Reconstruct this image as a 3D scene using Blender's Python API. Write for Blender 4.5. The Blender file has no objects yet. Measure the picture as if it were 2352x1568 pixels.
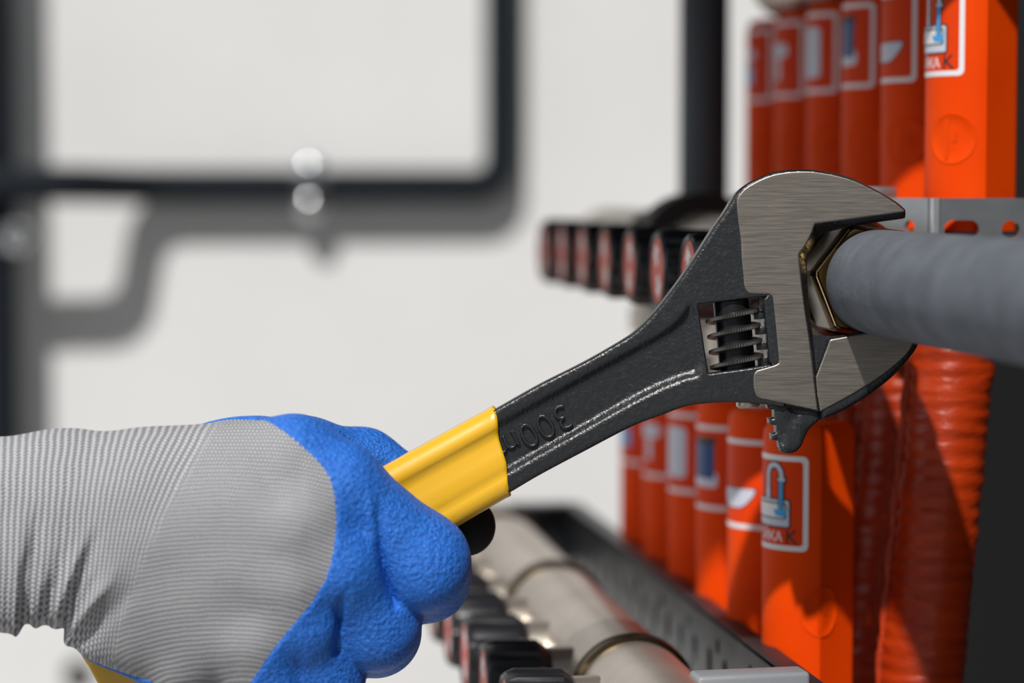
import bpy, bmesh, math, random
import numpy as np
from mathutils import Vector, Matrix
from mathutils.geometry import delaunay_2d_cdt
random.seed(7); np.random.seed(7)

# ------------------------------------------------------------------ camera, sky, sun, exposure
scene = bpy.context.scene
COL = scene.collection
FPX = 85.0 / 36.0 * 2352.0
CX, CY = 1176.0, 784.0
PITCH = math.radians(3.70)
YAW = math.radians(8.44)
CAM = Vector((0.0, 0.0, 1.25))
cam_data = bpy.data.cameras.new('camera')
cam_data.lens = 85.0; cam_data.sensor_width = 36.0
cam_data.clip_start = 0.02; cam_data.clip_end = 50
cam_data.dof.use_dof = True
cam_data.dof.focus_distance = 0.797
cam_data.dof.aperture_fstop = 4.9
cam = bpy.data.objects.new('camera', cam_data); COL.objects.link(cam)
cam.location = CAM
cam.rotation_euler = (math.pi / 2 - PITCH, 0, -YAW)
scene.camera = cam
R3 = cam.rotation_euler.to_matrix()

world = bpy.data.worlds.new('sky'); scene.world = world
world.use_nodes = True
bg = world.node_tree.nodes['Background']
bg.inputs['Color'].default_value = (0.90, 0.95, 1.0, 1); bg.inputs['Strength'].default_value = 0.29

sun_data = bpy.data.lights.new('sun', 'SUN')
sun_data.energy = 4.0; sun_data.angle = math.radians(1.6); sun_data.color = (1.0, 0.97, 0.93)
sun = bpy.data.objects.new('sun', sun_data); COL.objects.link(sun)
SUN_DIR = Vector((0.42, 1.0, -1.15)).normalized()
sun.rotation_euler = SUN_DIR.to_track_quat('-Z', 'Y').to_euler()
sun.location = (-1.5, -2.5, 4)

win_data = bpy.data.lights.new('window_daylight', 'AREA')      # daylight from the room's side window
win_data.shape = 'RECTANGLE'; win_data.size = 1.1; win_data.size_y = 1.3; win_data.energy = 0.8; win_data.spread = math.radians(62); win_data.color = (.95, .98, 1.0)
win = bpy.data.objects.new('window_daylight', win_data); COL.objects.link(win)
win.location = (-1.9, 0.5, 1.8)
win.rotation_euler = (Vector((.2, .85, 1.15)) - win.location).to_track_quat('-Z', 'Y').to_euler()

scene.view_settings.view_transform = 'Standard'
scene.view_settings.look = 'None'
scene.view_settings.exposure = 0.0
scene.view_settings.gamma = 1.0
scene.view_settings.use_curve_mapping = False

# ------------------------------------------------------------------ placing helpers
def P(px, py, depth):
    """world point at a camera depth"""
    return CAM + R3 @ Vector(((px - CX) * depth / FPX, (CY - py) * depth / FPX, -depth))
def K(kx, ky, depth):
    """point on a line parallel to the manifolds (world Y)"""
    return P(350 + kx / depth, 425 + ky / depth, depth)
def PY(px, py, y):
    """world point on the plane Y = y"""
    d = R3 @ Vector(((px - CX) / FPX, (CY - py) / FPX, -1))
    return CAM + d * (y / d.y)

# ------------------------------------------------------------------ materials
class NT:
    """short-hand for math nodes"""
    def __init__(s, nt): s.nt = nt
    def m(s, op, a, b=None, c=None):
        n = s.nt.nodes.new('ShaderNodeMath'); n.operation = op
        for i, v in enumerate((a, b, c)):
            if v is None: continue
            if isinstance(v, (int, float)): n.inputs[i].default_value = v
            else: s.nt.links.new(v, n.inputs[i])
        return n.outputs[0]
    def noise(s, vec, scale, detail=3, rough=0.55, dist=0.0):
        n = s.nt.nodes.new('ShaderNodeTexNoise')
        n.inputs['Scale'].default_value = scale; n.inputs['Detail'].default_value = detail
        n.inputs['Roughness'].default_value = rough; n.inputs['Distortion'].default_value = dist
        s.nt.links.new(vec, n.inputs['Vector']); return n.outputs['Fac']
    def mapping(s, vec, scale=(1, 1, 1), rot=(0, 0, 0)):
        n = s.nt.nodes.new('ShaderNodeMapping')
        n.inputs['Scale'].default_value = scale; n.inputs['Rotation'].default_value = rot
        s.nt.links.new(vec, n.inputs['Vector']); return n.outputs[0]
    def coord(s):
        return s.nt.nodes.new('ShaderNodeTexCoord').outputs['Object']
    def ramp(s, fac, stops):
        n = s.nt.nodes.new('ShaderNodeValToRGB'); e = n.color_ramp.elements
        while len(e) < len(stops): e.new(0.5)
        for k, (p, c) in enumerate(stops):
            e[k].position = p; e[k].color = (*c, 1) if len(c) == 3 else c
        s.nt.links.new(fac, n.inputs[0]); return n.outputs[0]
    def bump(s, h, strength, dist, prev=None):
        n = s.nt.nodes.new('ShaderNodeBump'); n.inputs['Strength'].default_value = strength
        n.inputs['Distance'].default_value = dist; s.nt.links.new(h, n.inputs['Height'])
        if prev is not None: s.nt.links.new(prev, n.inputs['Normal'])
        return n.outputs[0]

def mat(name, color, rough=0.5, metal=0.0, spec=0.5, bumps=(), vary=None, coat=0.0, coat_rough=0.1, sss=0.0, sss_r=(1, .3, .1), rvary=None):
    m = bpy.data.materials.new(name); m.use_nodes = True
    nt = m.node_tree; b = nt.nodes['Principled BSDF']; N = NT(nt)
    b.inputs['Base Color'].default_value = (*color, 1)
    b.inputs['Roughness'].default_value = rough
    b.inputs['Metallic'].default_value = metal
    b.inputs['Specular IOR Level'].default_value = spec
    b.inputs['Coat Weight'].default_value = coat
    b.inputs['Coat Roughness'].default_value = coat_rough
    if sss:
        b.inputs['Subsurface Weight'].default_value = sss
        b.inputs['Subsurface Radius'].default_value = sss_r
        b.inputs['Subsurface Scale'].default_value = 0.003
    co = N.coord() if (bumps or vary or rvary) else None
    if vary:      # (scale vec, noise scale, colour a, colour b)
        sc, ns, ca, cb = vary
        f = N.noise(N.mapping(co, sc), ns, 4)
        nt.links.new(N.ramp(f, [(0.3, ca), (0.7, cb)]), b.inputs['Base Color'])
    if rvary:
        sc, ns, a, c = rvary
        f = N.noise(N.mapping(co, sc), ns, 3)
        nt.links.new(N.ramp(f, [(0.3, (a,) * 3), (0.7, (c,) * 3)]), b.inputs['Roughness'])
    prev = None
    for (sc, ns, st, di) in bumps:
        prev = N.bump(N.noise(N.mapping(co, sc), ns, 3), st, di, prev)
    if prev is not None: nt.links.new(prev, b.inputs['Normal'])
    return m

ONE = (1, 1, 1)
M = {}
M['wall'] = mat('wall_plaster', (.74, .735, .72), .9, bumps=[(ONE, 60, .25, .002)], vary=(ONE, 5, (.70, .70, .70), (.755, .755, .757)))
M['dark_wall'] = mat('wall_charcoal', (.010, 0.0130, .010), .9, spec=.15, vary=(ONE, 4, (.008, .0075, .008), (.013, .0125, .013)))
M['floor'] = mat('floor_concrete', (.36, .35, .34), .85, bumps=[(ONE, 40, .3, .003)], vary=(ONE, 3, (.33, .32, .31), (.40, .39, .38)))
M['cast'] = mat('black_cast_steel', (.015, .0165, .019), .30, spec=.55, bumps=[(ONE, 800, .42, .0005), (ONE, 2200, .30, .00022)], rvary=(ONE, 500, .20, .36))
M['steel'] = mat('brushed_steel', (.36, .33, .29), .38, 1.0, bumps=[((1.0, 24, 8), 160, .14, .00016), ((1, 9, 3), 900, .10, .00008)],
                 vary=((1.0, 22, 10), 70, (.235, .208, .18), (.325, .292, .258)), rvary=((1, 26, 8), 120, .34, .46))
M['worm'] = mat('dark_oiled_steel', (.03, .03, .032), .34, .7, bumps=[(ONE, 1500, .25, .0002)])
M['thread'] = mat('worn_steel', (.17, .165, .155), .36, .9, bumps=[(ONE, 1500, .25, .0002)])
M['yellow'] = mat('yellow_vinyl', (.80, .44, .006), .32, spec=.5, coat=1.0, coat_rough=.10, bumps=[(ONE, 160, .05, .0006)], sss=.15, sss_r=(1, .5, .1))
M['insul'] = mat('grey_foam_insulation', (.13, .14, .16), .9, spec=.2, bumps=[(ONE, 900, .35, .0006), (ONE, 90, .3, .0014)], vary=(ONE, 75, (.10, .112, .13), (.145, .16, .185)))
M['wallpipe'] = mat('dark_pipe_insulation', (.011, .015, .020), .75, spec=.15, bumps=[(ONE, 300, .2, .001)])
M['greypipe'] = mat('grey_pipe_insulation', (.085, .10, .115), .75, bumps=[(ONE, 300, .2, .001)])
M['brass'] = mat('brass', (.52, .34, .13), .24, 1.0, bumps=[((1, 1, 6), 500, .1, .0002)])
M['bronze'] = mat('tarnished_brass', (.09, .066, .038), .28, 1.0, bumps=[(ONE, 260, .15, .0005)], vary=(ONE, 60, (.065, .046, .026), (.125, .094, .057)))
M['nickel'] = mat('brushed_nickel', (.60, .54, .47), .36, .85, bumps=[(ONE, 400, .1, .0004)], vary=(ONE, 40, (.54, .485, .42), (.66, .60, .53)))
M['galv'] = mat('galvanised_steel', (.50, .53, .56), .34, .9, bumps=[(ONE, 300, .1, .0005)], vary=(ONE, 70, (.43, .46, .49), (.56, .59, .62)))
M['rail'] = mat('grey_zinc_rail', (.06, .066, .073), .40, .7, bumps=[(ONE, 200, .12, .0008)], vary=(ONE, 50, (.048, .053, .06), (.075, .082, .09)))
M['orange'] = mat('orange_plastic', (.84, .065, .001), .5, spec=.08, sss=.25, sss_r=(1, .25, .05), bumps=[(ONE, 90, .06, .001)], vary=(ONE, 25, (.80, .056, .0005), (.86, .072, .001)))
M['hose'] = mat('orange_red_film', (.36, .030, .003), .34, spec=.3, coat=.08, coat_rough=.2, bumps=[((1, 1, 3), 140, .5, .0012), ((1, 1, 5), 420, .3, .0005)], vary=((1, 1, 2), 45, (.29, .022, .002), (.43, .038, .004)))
M['blackp'] = mat('black_plastic', (.012, .013, .016), .32, spec=.5, bumps=[(ONE, 500, .1, .0003)])
M['rubber'] = mat('black_rubber', (.014, .013, .014), .6)
M['disc'] = mat('orange_cap_print', (.62, .075, .03), .45)
M['greyp'] = mat('grey_plastic', (.235, .25, .27), .42, bumps=[((1, 8, 8), 200, .15, .0004)])
M['white_ink'] = mat('white_print', (.80, .78, .80), .4)
M['label_orange'] = mat('label_orange_print', (.74, .050, .002), .5, spec=.14)
M['lilac'] = mat('pale_grey_print', (.58, .60, .70), .4)
M['blue_ink'] = mat('blue_print', (.06, .36, .72), .4)
M['navy_ink'] = mat('dark_blue_print', (.004, .05, .19), .4)
M['black_ink'] = mat('black_marker', (.016, .014, .02), .5)
M['sleeve'] = mat('dark_work_cloth', (.03, .035, .045), .9, bumps=[(ONE, 1200, .4, .0005), (ONE, 40, .4, .006)])
M['chrome'] = mat('zinc_bolt', (.80, .83, .86), .12, 1.0)
M['hole'] = mat('dark_plug', (.03, .03, .03), .8)

def coating_mat():
    m = bpy.data.materials.new('blue_rubber_coating'); m.use_nodes = True
    nt = m.node_tree; b = nt.nodes['Principled BSDF']; N = NT(nt); co = N.coord()
    b.inputs['Base Color'].default_value = (.018, .155, .66, 1)
    b.inputs['Roughness'].default_value = .50
    b.inputs['Specular IOR Level'].default_value = .42
    v = nt.nodes.new('ShaderNodeTexVoronoi'); v.inputs['Scale'].default_value = 620
    warp = N.noise(co, 500, 2)
    vm = nt.nodes.new('ShaderNodeVectorMath'); vm.operation = 'ADD'
    cmb = nt.nodes.new('ShaderNodeCombineXYZ')
    w = N.m('MULTIPLY', warp, .0016)
    for k in range(3): nt.links.new(w, cmb.inputs[k])
    nt.links.new(co, vm.inputs[0]); nt.links.new(cmb.outputs[0], vm.inputs[1])
    nt.links.new(vm.outputs[0], v.inputs['Vector'])
    n1 = N.noise(co, 900, 3, .6, .6)
    h = N.m('ADD', N.m('MULTIPLY', v.outputs['Distance'], .5), N.m('MULTIPLY', n1, 1.1))
    big = N.noise(co, 70, 2)
    nb = N.bump(big, .35, .0012)
    nt.links.new(N.bump(h, 1.0, .00075, nb), b.inputs['Normal'])
    nt.links.new(N.ramp(n1, [(.3, (.010, .11, .50)), (.7, (.032, .215, .80))]), b.inputs['Base Color'])
    return m
M['coat'] = coating_mat()
M['tip'] = mat('black_thumb_end', (.010, .010, .011), .75, spec=.25, bumps=[(ONE, 900, .5, .0003)])  # near-black colour of the thumb end, replacing the blue there

def knit_mat():
    """grey ribbed knit; 'knit' carries millimetre coordinates of the cuff (along, around, rib weight), 'knit_back' those of the back"""
    m = bpy.data.materials.new('grey_knit'); m.use_nodes = True
    nt = m.node_tree; b = nt.nodes['Principled BSDF']; N = NT(nt)
    def attr(nm):
        a = nt.nodes.new('ShaderNodeAttribute'); a.attribute_name = nm
        sp = nt.nodes.new('ShaderNodeSeparateXYZ'); nt.links.new(a.outputs['Vector'], sp.inputs[0]); return sp.outputs
    u, v, w = attr('knit'); bu, bv, _ = attr('knit_back')
    T = 2 * math.pi
    def sn(x, per, ph=0.0): return N.m('SINE', N.m('ADD', N.m('MULTIPLY', x, T / per), ph))
    def s01(x, per, ph=0.0): return N.m('ADD', N.m('MULTIPLY', sn(x, per, ph), .5), .5)
    wob = N.m('MULTIPLY', N.m('SUBTRACT', N.noise(N.coord(), 110, 2), .5), 1.1)
    uu = N.m('ADD', u, wob); vv = N.m('ADD', v, wob); b1 = N.m('ADD', bu, wob); b2 = N.m('ADD', bv, wob)
    # cuff: ribs across the arm, stitches between the ribs
    rib = N.m('POWER', s01(uu, 2.3), 1.6)
    st = s01(N.m('ADD', vv, N.m('MULTIPLY', sn(uu, 2.3, 1.2), .34)), 1.35)
    cuff = N.m('ADD', N.m('MULTIPLY', rib, .48), N.m('MULTIPLY', st, .50))
    # back of the hand: rows of small slanted stitches
    row = s01(b2, 1.4)
    slant = s01(N.m('ADD', b1, N.m('MULTIPLY', sn(b2, 2.8, .8), .42)), 1.0)
    back = N.m('ADD', N.m('MULTIPLY', row, .30), N.m('MULTIPLY', slant, .58))
    mx = nt.nodes.new('ShaderNodeMix'); mx.data_type = 'FLOAT'
    nt.links.new(w, mx.inputs[0]); nt.links.new(back, mx.inputs[2]); nt.links.new(cuff, mx.inputs[3])
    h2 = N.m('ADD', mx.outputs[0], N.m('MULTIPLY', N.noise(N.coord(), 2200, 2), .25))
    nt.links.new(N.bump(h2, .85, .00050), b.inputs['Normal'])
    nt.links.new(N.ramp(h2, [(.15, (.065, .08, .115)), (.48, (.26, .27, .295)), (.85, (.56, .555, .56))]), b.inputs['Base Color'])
    b.inputs['Roughness'].default_value = .85
    b.inputs['Specular IOR Level'].default_value = .25
    b.inputs['Sheen Weight'].default_value = .15
    return m
M['knit'] = knit_mat()

# ------------------------------------------------------------------ object helpers
def tag(o, label=None, cat=None, group=None, kind=None):
    if label: o['label'] = label
    if cat: o['category'] = cat
    if group: o['group'] = group
    if kind: o['kind'] = kind
    return o
def empty(name, loc, label=None, cat=None, group=None, rot=None):
    o = bpy.data.objects.new(name, None); COL.objects.link(o); o.location = loc
    o.empty_display_size = .01
    if rot is not None: o.rotation_euler = rot
    return tag(o, label, cat, group)
def link(name, me, material, parent=None, sharp=35):
    if isinstance(me, bpy.types.Mesh) and material is not None and not me.materials: me.materials.append(material)
    if sharp is not None and len(me.polygons):
        me.shade_smooth(); me.set_sharp_from_angle(angle=math.radians(sharp))
    o = bpy.data.objects.new(name, me); COL.objects.link(o)
    if parent is not None: o.parent = parent
    return o
def copy_tree(o, parent=None):
    c = o.copy(); COL.objects.link(c); c.parent = parent
    for ch in o.children: copy_tree(ch, c)
    return c

class MB:
    def __init__(s): s.v = []; s.f = []
    def add(s, vs, fs):
        n = len(s.v); s.v += [tuple(p) for p in vs]; s.f += [tuple(i + n for i in f) for f in fs]
    def box(s, a, b):
        x0, y0, z0 = a; x1, y1, z1 = b
        s.add([(x0,y0,z0),(x1,y0,z0),(x1,y1,z0),(x0,y1,z0),(x0,y0,z1),(x1,y0,z1),(x1,y1,z1),(x0,y1,z1)],
              [(3,2,1,0),(4,5,6,7),(0,1,5,4),(1,2,6,5),(2,3,7,6),(3,0,4,7)])
    def lathe(s, prof, org=(0,0,0), axis=(0,0,1), seg=40, mod=None, ref=None):
        """prof: (t along axis, radius)"""
        ax = Vector(axis).normalized(); o = Vector(org)
        r = Vector(ref) if ref else (Vector((0,0,1)) if abs(ax.z) < .9 else Vector((1,0,0)))
        e1 = ax.cross(r).normalized(); e2 = ax.cross(e1)
        vs = []; fs = []
        for i, (t, rad) in enumerate(prof):
            for k in range(seg):
                a = 2 * math.pi * k / seg
                rr = rad * (mod(a, t) if mod else 1)
                vs.append(o + ax * t + (e1 * math.cos(a) + e2 * math.sin(a)) * rr)
        for i in range(len(prof) - 1):
            for k in range(seg):
                k2 = (k + 1) % seg
                fs.append((i*seg+k, i*seg+k2, (i+1)*seg+k2, (i+1)*seg+k))
        if prof[0][1] > 1e-7: fs.append(tuple(reversed(range(seg))))
        if prof[-1][1] > 1e-7: fs.append(tuple((len(prof)-1)*seg + k for k in range(seg)))
        s.add(vs, fs)
    def tube(s, path, rad, seg=24, caps=True):
        pts = [Vector(p) for p in path]; n = len(pts)
        rads = rad if isinstance(rad, (list, tuple)) else [rad] * n
        tang = [(pts[min(i+1,n-1)] - pts[max(i-1,0)]).normalized() for i in range(n)]
        up = Vector((0,0,1)) if abs(tang[0].z) < .9 else Vector((1,0,0))
        e1 = tang[0].cross(up).normalized(); vs = []; fs = []
        for i in range(n):
            e1 = (e1 - tang[i] * e1.dot(tang[i])).normalized(); e2 = tang[i].cross(e1)
            for k in range(seg):
                a = 2 * math.pi * k / seg
                vs.append(pts[i] + (e1 * math.cos(a) + e2 * math.sin(a)) * rads[i])
        for i in range(n - 1):
            for k in range(seg):
                k2 = (k + 1) % seg
                fs.append((i*seg+k, i*seg+k2, (i+1)*seg+k2, (i+1)*seg+k))
        if caps:
            fs.append(tuple(reversed(range(seg)))); fs.append(tuple((n-1)*seg + k for k in range(seg)))
        s.add(vs, fs)
    def mesh(s, name, bevel=0.0, bseg=2):
        me = bpy.data.meshes.new(name); me.from_pydata(s.v, [], s.f); me.validate()
        bm = bmesh.new(); bm.from_mesh(me)
        bmesh.ops.remove_doubles(bm, verts=bm.verts, dist=1e-7)
        if bevel:
            bmesh.ops.bevel(bm, geom=[e for e in bm.edges], offset=bevel, segments=bseg, affect='EDGES', profile=.5, clamp_overlap=True)
        bmesh.ops.recalc_face_normals(bm, faces=bm.faces)
        bm.to_mesh(me); bm.free(); return me
    def build(s, name, m, parent=None, bevel=0.0, sharp=35, bseg=2):
        return link(name, s.mesh(name, bevel, bseg), m, parent, sharp)

def arc_path(pts, rad, n=8):
    """round the corners of a polyline"""
    pts = [Vector(p) for p in pts]; out = [pts[0]]
    for i in range(1, len(pts) - 1):
        a, b, c = pts[i-1], pts[i], pts[i+1]
        d0 = (a - b); d1 = (c - b)
        r = min(rad, d0.length * .49, d1.length * .49)
        p0 = b + d0.normalized() * r; p1 = b + d1.normalized() * r
        for k in range(n + 1):
            t = k / n; out.append((p0 * (1-t) + b * t) * (1-t) + (b * (1-t) + p1 * t) * t)
    out.append(pts[-1]); return out

# --- 2D polygon tools (numpy)
def densify(poly, step, closed=True):
    poly = [np.array(p, float) for p in poly]; out = []
    n = len(poly)
    for i in range(n if closed else n - 1):
        a, b = poly[i], poly[(i + 1) % n]
        k = max(1, int(np.ceil(np.linalg.norm(b - a) / step)))
        for j in range(k): out.append(a + (b - a) * j / k)
    if not closed: out.append(poly[-1])
    return np.array(out)
def smooth_poly(poly, closed=True, n=6):
    """Catmull-Rom; a point given with a third value 1 stays a sharp corner"""
    pts = [np.array(p[:2], float) for p in poly]; sh = [len(p) > 2 and p[2] for p in poly]
    N_ = len(pts); out = []
    for i in range(N_ if closed else N_ - 1):
        p1, p2 = pts[i], pts[(i+1) % N_]
        p0 = pts[(i-1) % N_] if (closed or i > 0) else p1
        p3 = pts[(i+2) % N_] if (closed or i + 2 < N_) else p2
        if sh[i]: p0 = p1 - (p2 - p1)
        if sh[(i+1) % N_]: p3 = p2 + (p2 - p1)
        for j in range(n):
            t = j / n
            out.append(.5 * ((2*p1) + (-p0+p2)*t + (2*p0-5*p1+4*p2-p3)*t*t + (-p0+3*p1-3*p2+p3)*t**3))
    if not closed: out.append(pts[-1])
    return np.array(out)
def seg_dist(pts, a, b):
    d = b - a; L = (d * d).sum() + 1e-12
    t = np.clip(((pts - a) @ d) / L, 0, 1)
    q = pts - (a + t[:, None] * d); return np.sqrt((q * q).sum(1))
def poly_dist(pts, poly, closed=True):
    n = len(poly); best = np.full(len(pts), 1e9)
    for i in range(n if closed else n - 1): best = np.minimum(best, seg_dist(pts, poly[i], poly[(i+1) % n]))
    return best
def inside(pts, poly):
    x, y = pts[:, 0], pts[:, 1]; c = np.zeros(len(pts), bool); n = len(poly)
    for i in range(n):
        (x0, y0), (x1, y1) = poly[i], poly[(i+1) % n]
        if y0 == y1: continue
        k = ((y0 > y) != (y1 > y)) & (x < (x1 - x0) * (y - y0) / (y1 - y0) + x0); c ^= k
    return c
def sdf(pts, poly):
    """positive inside"""
    d = poly_dist(pts, poly); return np.where(inside(pts, poly), d, -d)
def sstep(a, b, x):
    t = np.clip((x - a) / (b - a), 0, 1); return t * t * (3 - 2 * t)

def fill(outline, holes=(), step=6.0, offsets=(), feats=(), margin=.6):
    """triangulate a polygon with holes; returns 2D verts and triangles"""
    loops = [np.array(outline)] + [np.array(h) for h in holes]
    verts = []; edges = []
    for lp in loops:
        n0 = len(verts); n = len(lp)
        verts += [tuple(p) for p in lp]; edges += [(n0 + i, n0 + (i+1) % n) for i in range(n)]
    def sd(p):
        d = sdf(p, loops[0])
        for h in loops[1:]: d = np.minimum(d, -sdf(p, h))
        return d
    extra = []
    for lp in loops:
        nx = np.roll(lp, -1, 0) - np.roll(lp, 1, 0)
        nrm = np.stack([-nx[:, 1], nx[:, 0]], 1); nrm /= np.linalg.norm(nrm, axis=1)[:, None] + 1e-9
        for o in offsets:
            for sg in (1, -1):
                q = lp + nrm * o * sg; dq = sd(q); extra.append(q[dq > o * .88])
    for ft in feats:
        q = densify(ft, step * .7, False); extra.append(q[sd(q) > .3])
    lo, hi = loops[0].min(0), loops[0].max(0)
    gx, gy = np.meshgrid(np.arange(lo[0], hi[0], step), np.arange(lo[1], hi[1], step))
    gx = gx + (np.arange(gx.shape[0]) % 2)[:, None] * step * .5
    g = np.stack([gx.ravel(), gy.ravel()], 1); dg = sd(g)
    m_ = max(list(offsets) + [0]) + step * margin
    extra.append(g[dg > m_])
    ex = np.concatenate(extra) if extra else np.zeros((0, 2))
    allv = verts + [tuple(p) for p in ex]
    vo, eo, fo, *_ = delaunay_2d_cdt([Vector(p) for p in allv], edges, [], 3 if False else 0, 1e-5)
    v2 = np.array([(p.x, p.y) for p in vo])
    tri = []
    cen = []
    for f in fo:
        for k in range(1, len(f) - 1): tri.append((f[0], f[k], f[k+1]))
    tri = np.array(tri); cen = v2[tri].mean(1)
    tri = tri[sd(cen) > 0]
    return v2, tri, sd
def slab(v2, tri, zf, zb, to3):
    """front heights zf, back heights zb (arrays); to3(x,y,z)->point. returns MB"""
    a = v2[tri[:, 0]]; b = v2[tri[:, 1]]; c = v2[tri[:, 2]]
    cr = (b[:,0]-a[:,0])*(c[:,1]-a[:,1]) - (b[:,1]-a[:,1])*(c[:,0]-a[:,0])
    tri = np.where((cr > 0)[:, None], tri, tri[:, ::-1])
    n = len(v2); mb = MB()
    vs = [to3(x, y, z) for (x, y), z in zip(v2, zf)] + [to3(x, y, z) for (x, y), z in zip(v2, zb)]
    fs = [tuple(t) for t in tri] + [(t[0]+n, t[2]+n, t[1]+n) for t in tri]
    ed = {}
    for t in tri:
        for i in range(3):
            e = (t[i], t[(i+1) % 3]); k = (min(e), max(e)); ed.setdefault(k, []).append(e)
    for k, l in ed.items():
        if len(l) == 1: i, j = l[0]; fs.append((j, i, i+n, j+n))
    used = sorted({i for f in fs for i in f}); mp = {o: k for k, o in enumerate(used)}
    mb.v = [tuple(vs[i]) for i in used]; mb.f = [tuple(mp[i] for i in f) for f in fs]
    return mb

# ------------------------------------------------------------------ the room
WALL_Y = 2.12; RIGHT_X = 0.57
mb = MB(); mb.box((-2.2, WALL_Y, 0), (RIGHT_X + .12, WALL_Y + .12, 2.6))
tag(mb.build('wall_back', M['wall']), 'sunlit white plastered wall with dark pipes clipped to it', 'wall', kind='structure')
mb = MB(); mb.box((RIGHT_X, -.6, 0), (RIGHT_X + .12, WALL_Y, 2.6))
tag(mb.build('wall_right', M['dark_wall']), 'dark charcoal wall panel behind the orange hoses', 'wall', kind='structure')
mb = MB(); mb.box((-2.2, -2.5, -.1), (RIGHT_X + .12, WALL_Y + .12, 0))
tag(mb.build('floor', M['floor']), 'plain grey concrete floor of the utility room', 'floor', kind='structure')

# ------------------------------------------------------------------ pipes on the white wall
def pipe_thing(name, path, r, label, cat, m, parts=(), seg=28):
    base = Vector(path[0])
    e = empty(name, base, label, cat)
    b = MB(); b.tube([Vector(p) - base for p in path], r, seg); b.build('pipe_run', m, e)
    return e
yp = WALL_Y - .0245; yo = WALL_Y - .105
zc = PY(700, 428, yp)
pv = PY(1152, 300, yp); x_turn = PY(318, 430, yp).x
path = arc_path([(pv.x, yp, 2.55), (pv.x, yp, zc.z), (x_turn, yp, zc.z), (x_turn - .050, yo, zc.z + .002), (-1.1, yo, zc.z - .004)], .028, 8)
pipe_thing('wall_pipe', path, .0150, 'dark insulated pipe turning from vertical to horizontal on the white wall', 'pipe', M['wallpipe'])
lx = PY(-4, 600, WALL_Y - .055).x
zl = PY(0, 1180, WALL_Y - .055).z
pipe_thing('wall_pipe', arc_path([(lx, WALL_Y, zl), (lx, WALL_Y - .055, zl), (lx, WALL_Y - .055, 2.55)], .024, 8), .0165, 'dark vertical pipe at the left edge of the white wall', 'pipe', M['wallpipe'])

def wall_clamp(px, pys, y_pipe, z_pipe, r, label, vertical=False):
    x = PY(px, 430, y_pipe).x
    e = empty('pipe_clamp', (x, y_pipe, z_pipe), label, 'pipe clamp', 'pipe clamps on the white wall')
    b = MB()
    ax = (0, 0, 1) if vertical else (1, 0, 0)
    b.lathe([(-.011, r + .0005), (-.011, r + .0028), (.011, r + .0028), (.011, r + .0005)], (0, 0, 0), ax, 28)
    b.build('band', M['rail'], e)
    b = MB(); b.tube([(0, r + .001, 0), (0, WALL_Y - y_pipe, 0)], .004, 12); b.build('stud', M['chrome'], e)
    b = MB(); b.lathe([(0, .013), (.003, .013), (.004, .011)], (0, WALL_Y - y_pipe - .004, 0), (0, 1, 0), 20); b.build('base_washer', M['galv'], e)
    for k, s in enumerate(pys):
        zz = PY(px, s, y_pipe - r).z - z_pipe
        pos = (0, -.006, zz) if not vertical else (PY(px, s, y_pipe).x - x + .0135, -.016, zz)
        b = MB(); b.lathe([(-.010, .004), (0, .0045), (0, 0.0130)] + [(0.0130 * math.sin(t), 0.0130 * math.cos(t)) for t in np.linspace(.2, math.pi/2, 9)], pos, (0, -1, 0), 28)
        b.build('bolt', M['chrome'], e, sharp=50)
        if not vertical:
            b = MB(); b.box((-.011, -.004, min(zz, 0) - (.008 if zz < 0 else -r)), (.011, -.001, max(zz, 0) + (.008 if zz > 0 else -r)))
            b.build('ear', M['rail'], e)
    return e
wall_clamp(711, (388, 470), yp, zc.z, .0150, 'zinc pipe clamp with two shiny bolts on the horizontal wall pipe')
wall_clamp(-4, (545,), WALL_Y - .055, PY(20, 560, WALL_Y - .055).z, .0165, 'zinc pipe clamp with one shiny bolt on the leftmost vertical pipe', True)
ps = PY(178, 1545, WALL_Y)
b = MB(); b.lathe([(0, .012), (.006, .012), (.008, .010), (.008, .006), (.004, .005)], (0, 0, 0), (0, -1, 0), 20)
o = b.build('wall_plug', M['hole']); o.location = ps; tag(o, 'small dark plug in the white wall below the glove cuff', 'wall plug')

# supply pipe standing behind the upper manifold
sp_ = P(1617, 300, 1.21)
pipe_thing('supply_pipe', [(sp_.x, sp_.y, 0), (sp_.x, sp_.y, 2.55)], .0124, 'dark grey vertical pipe rising behind the upper manifold beside the orange covers', 'pipe', M['greypipe'])

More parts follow.
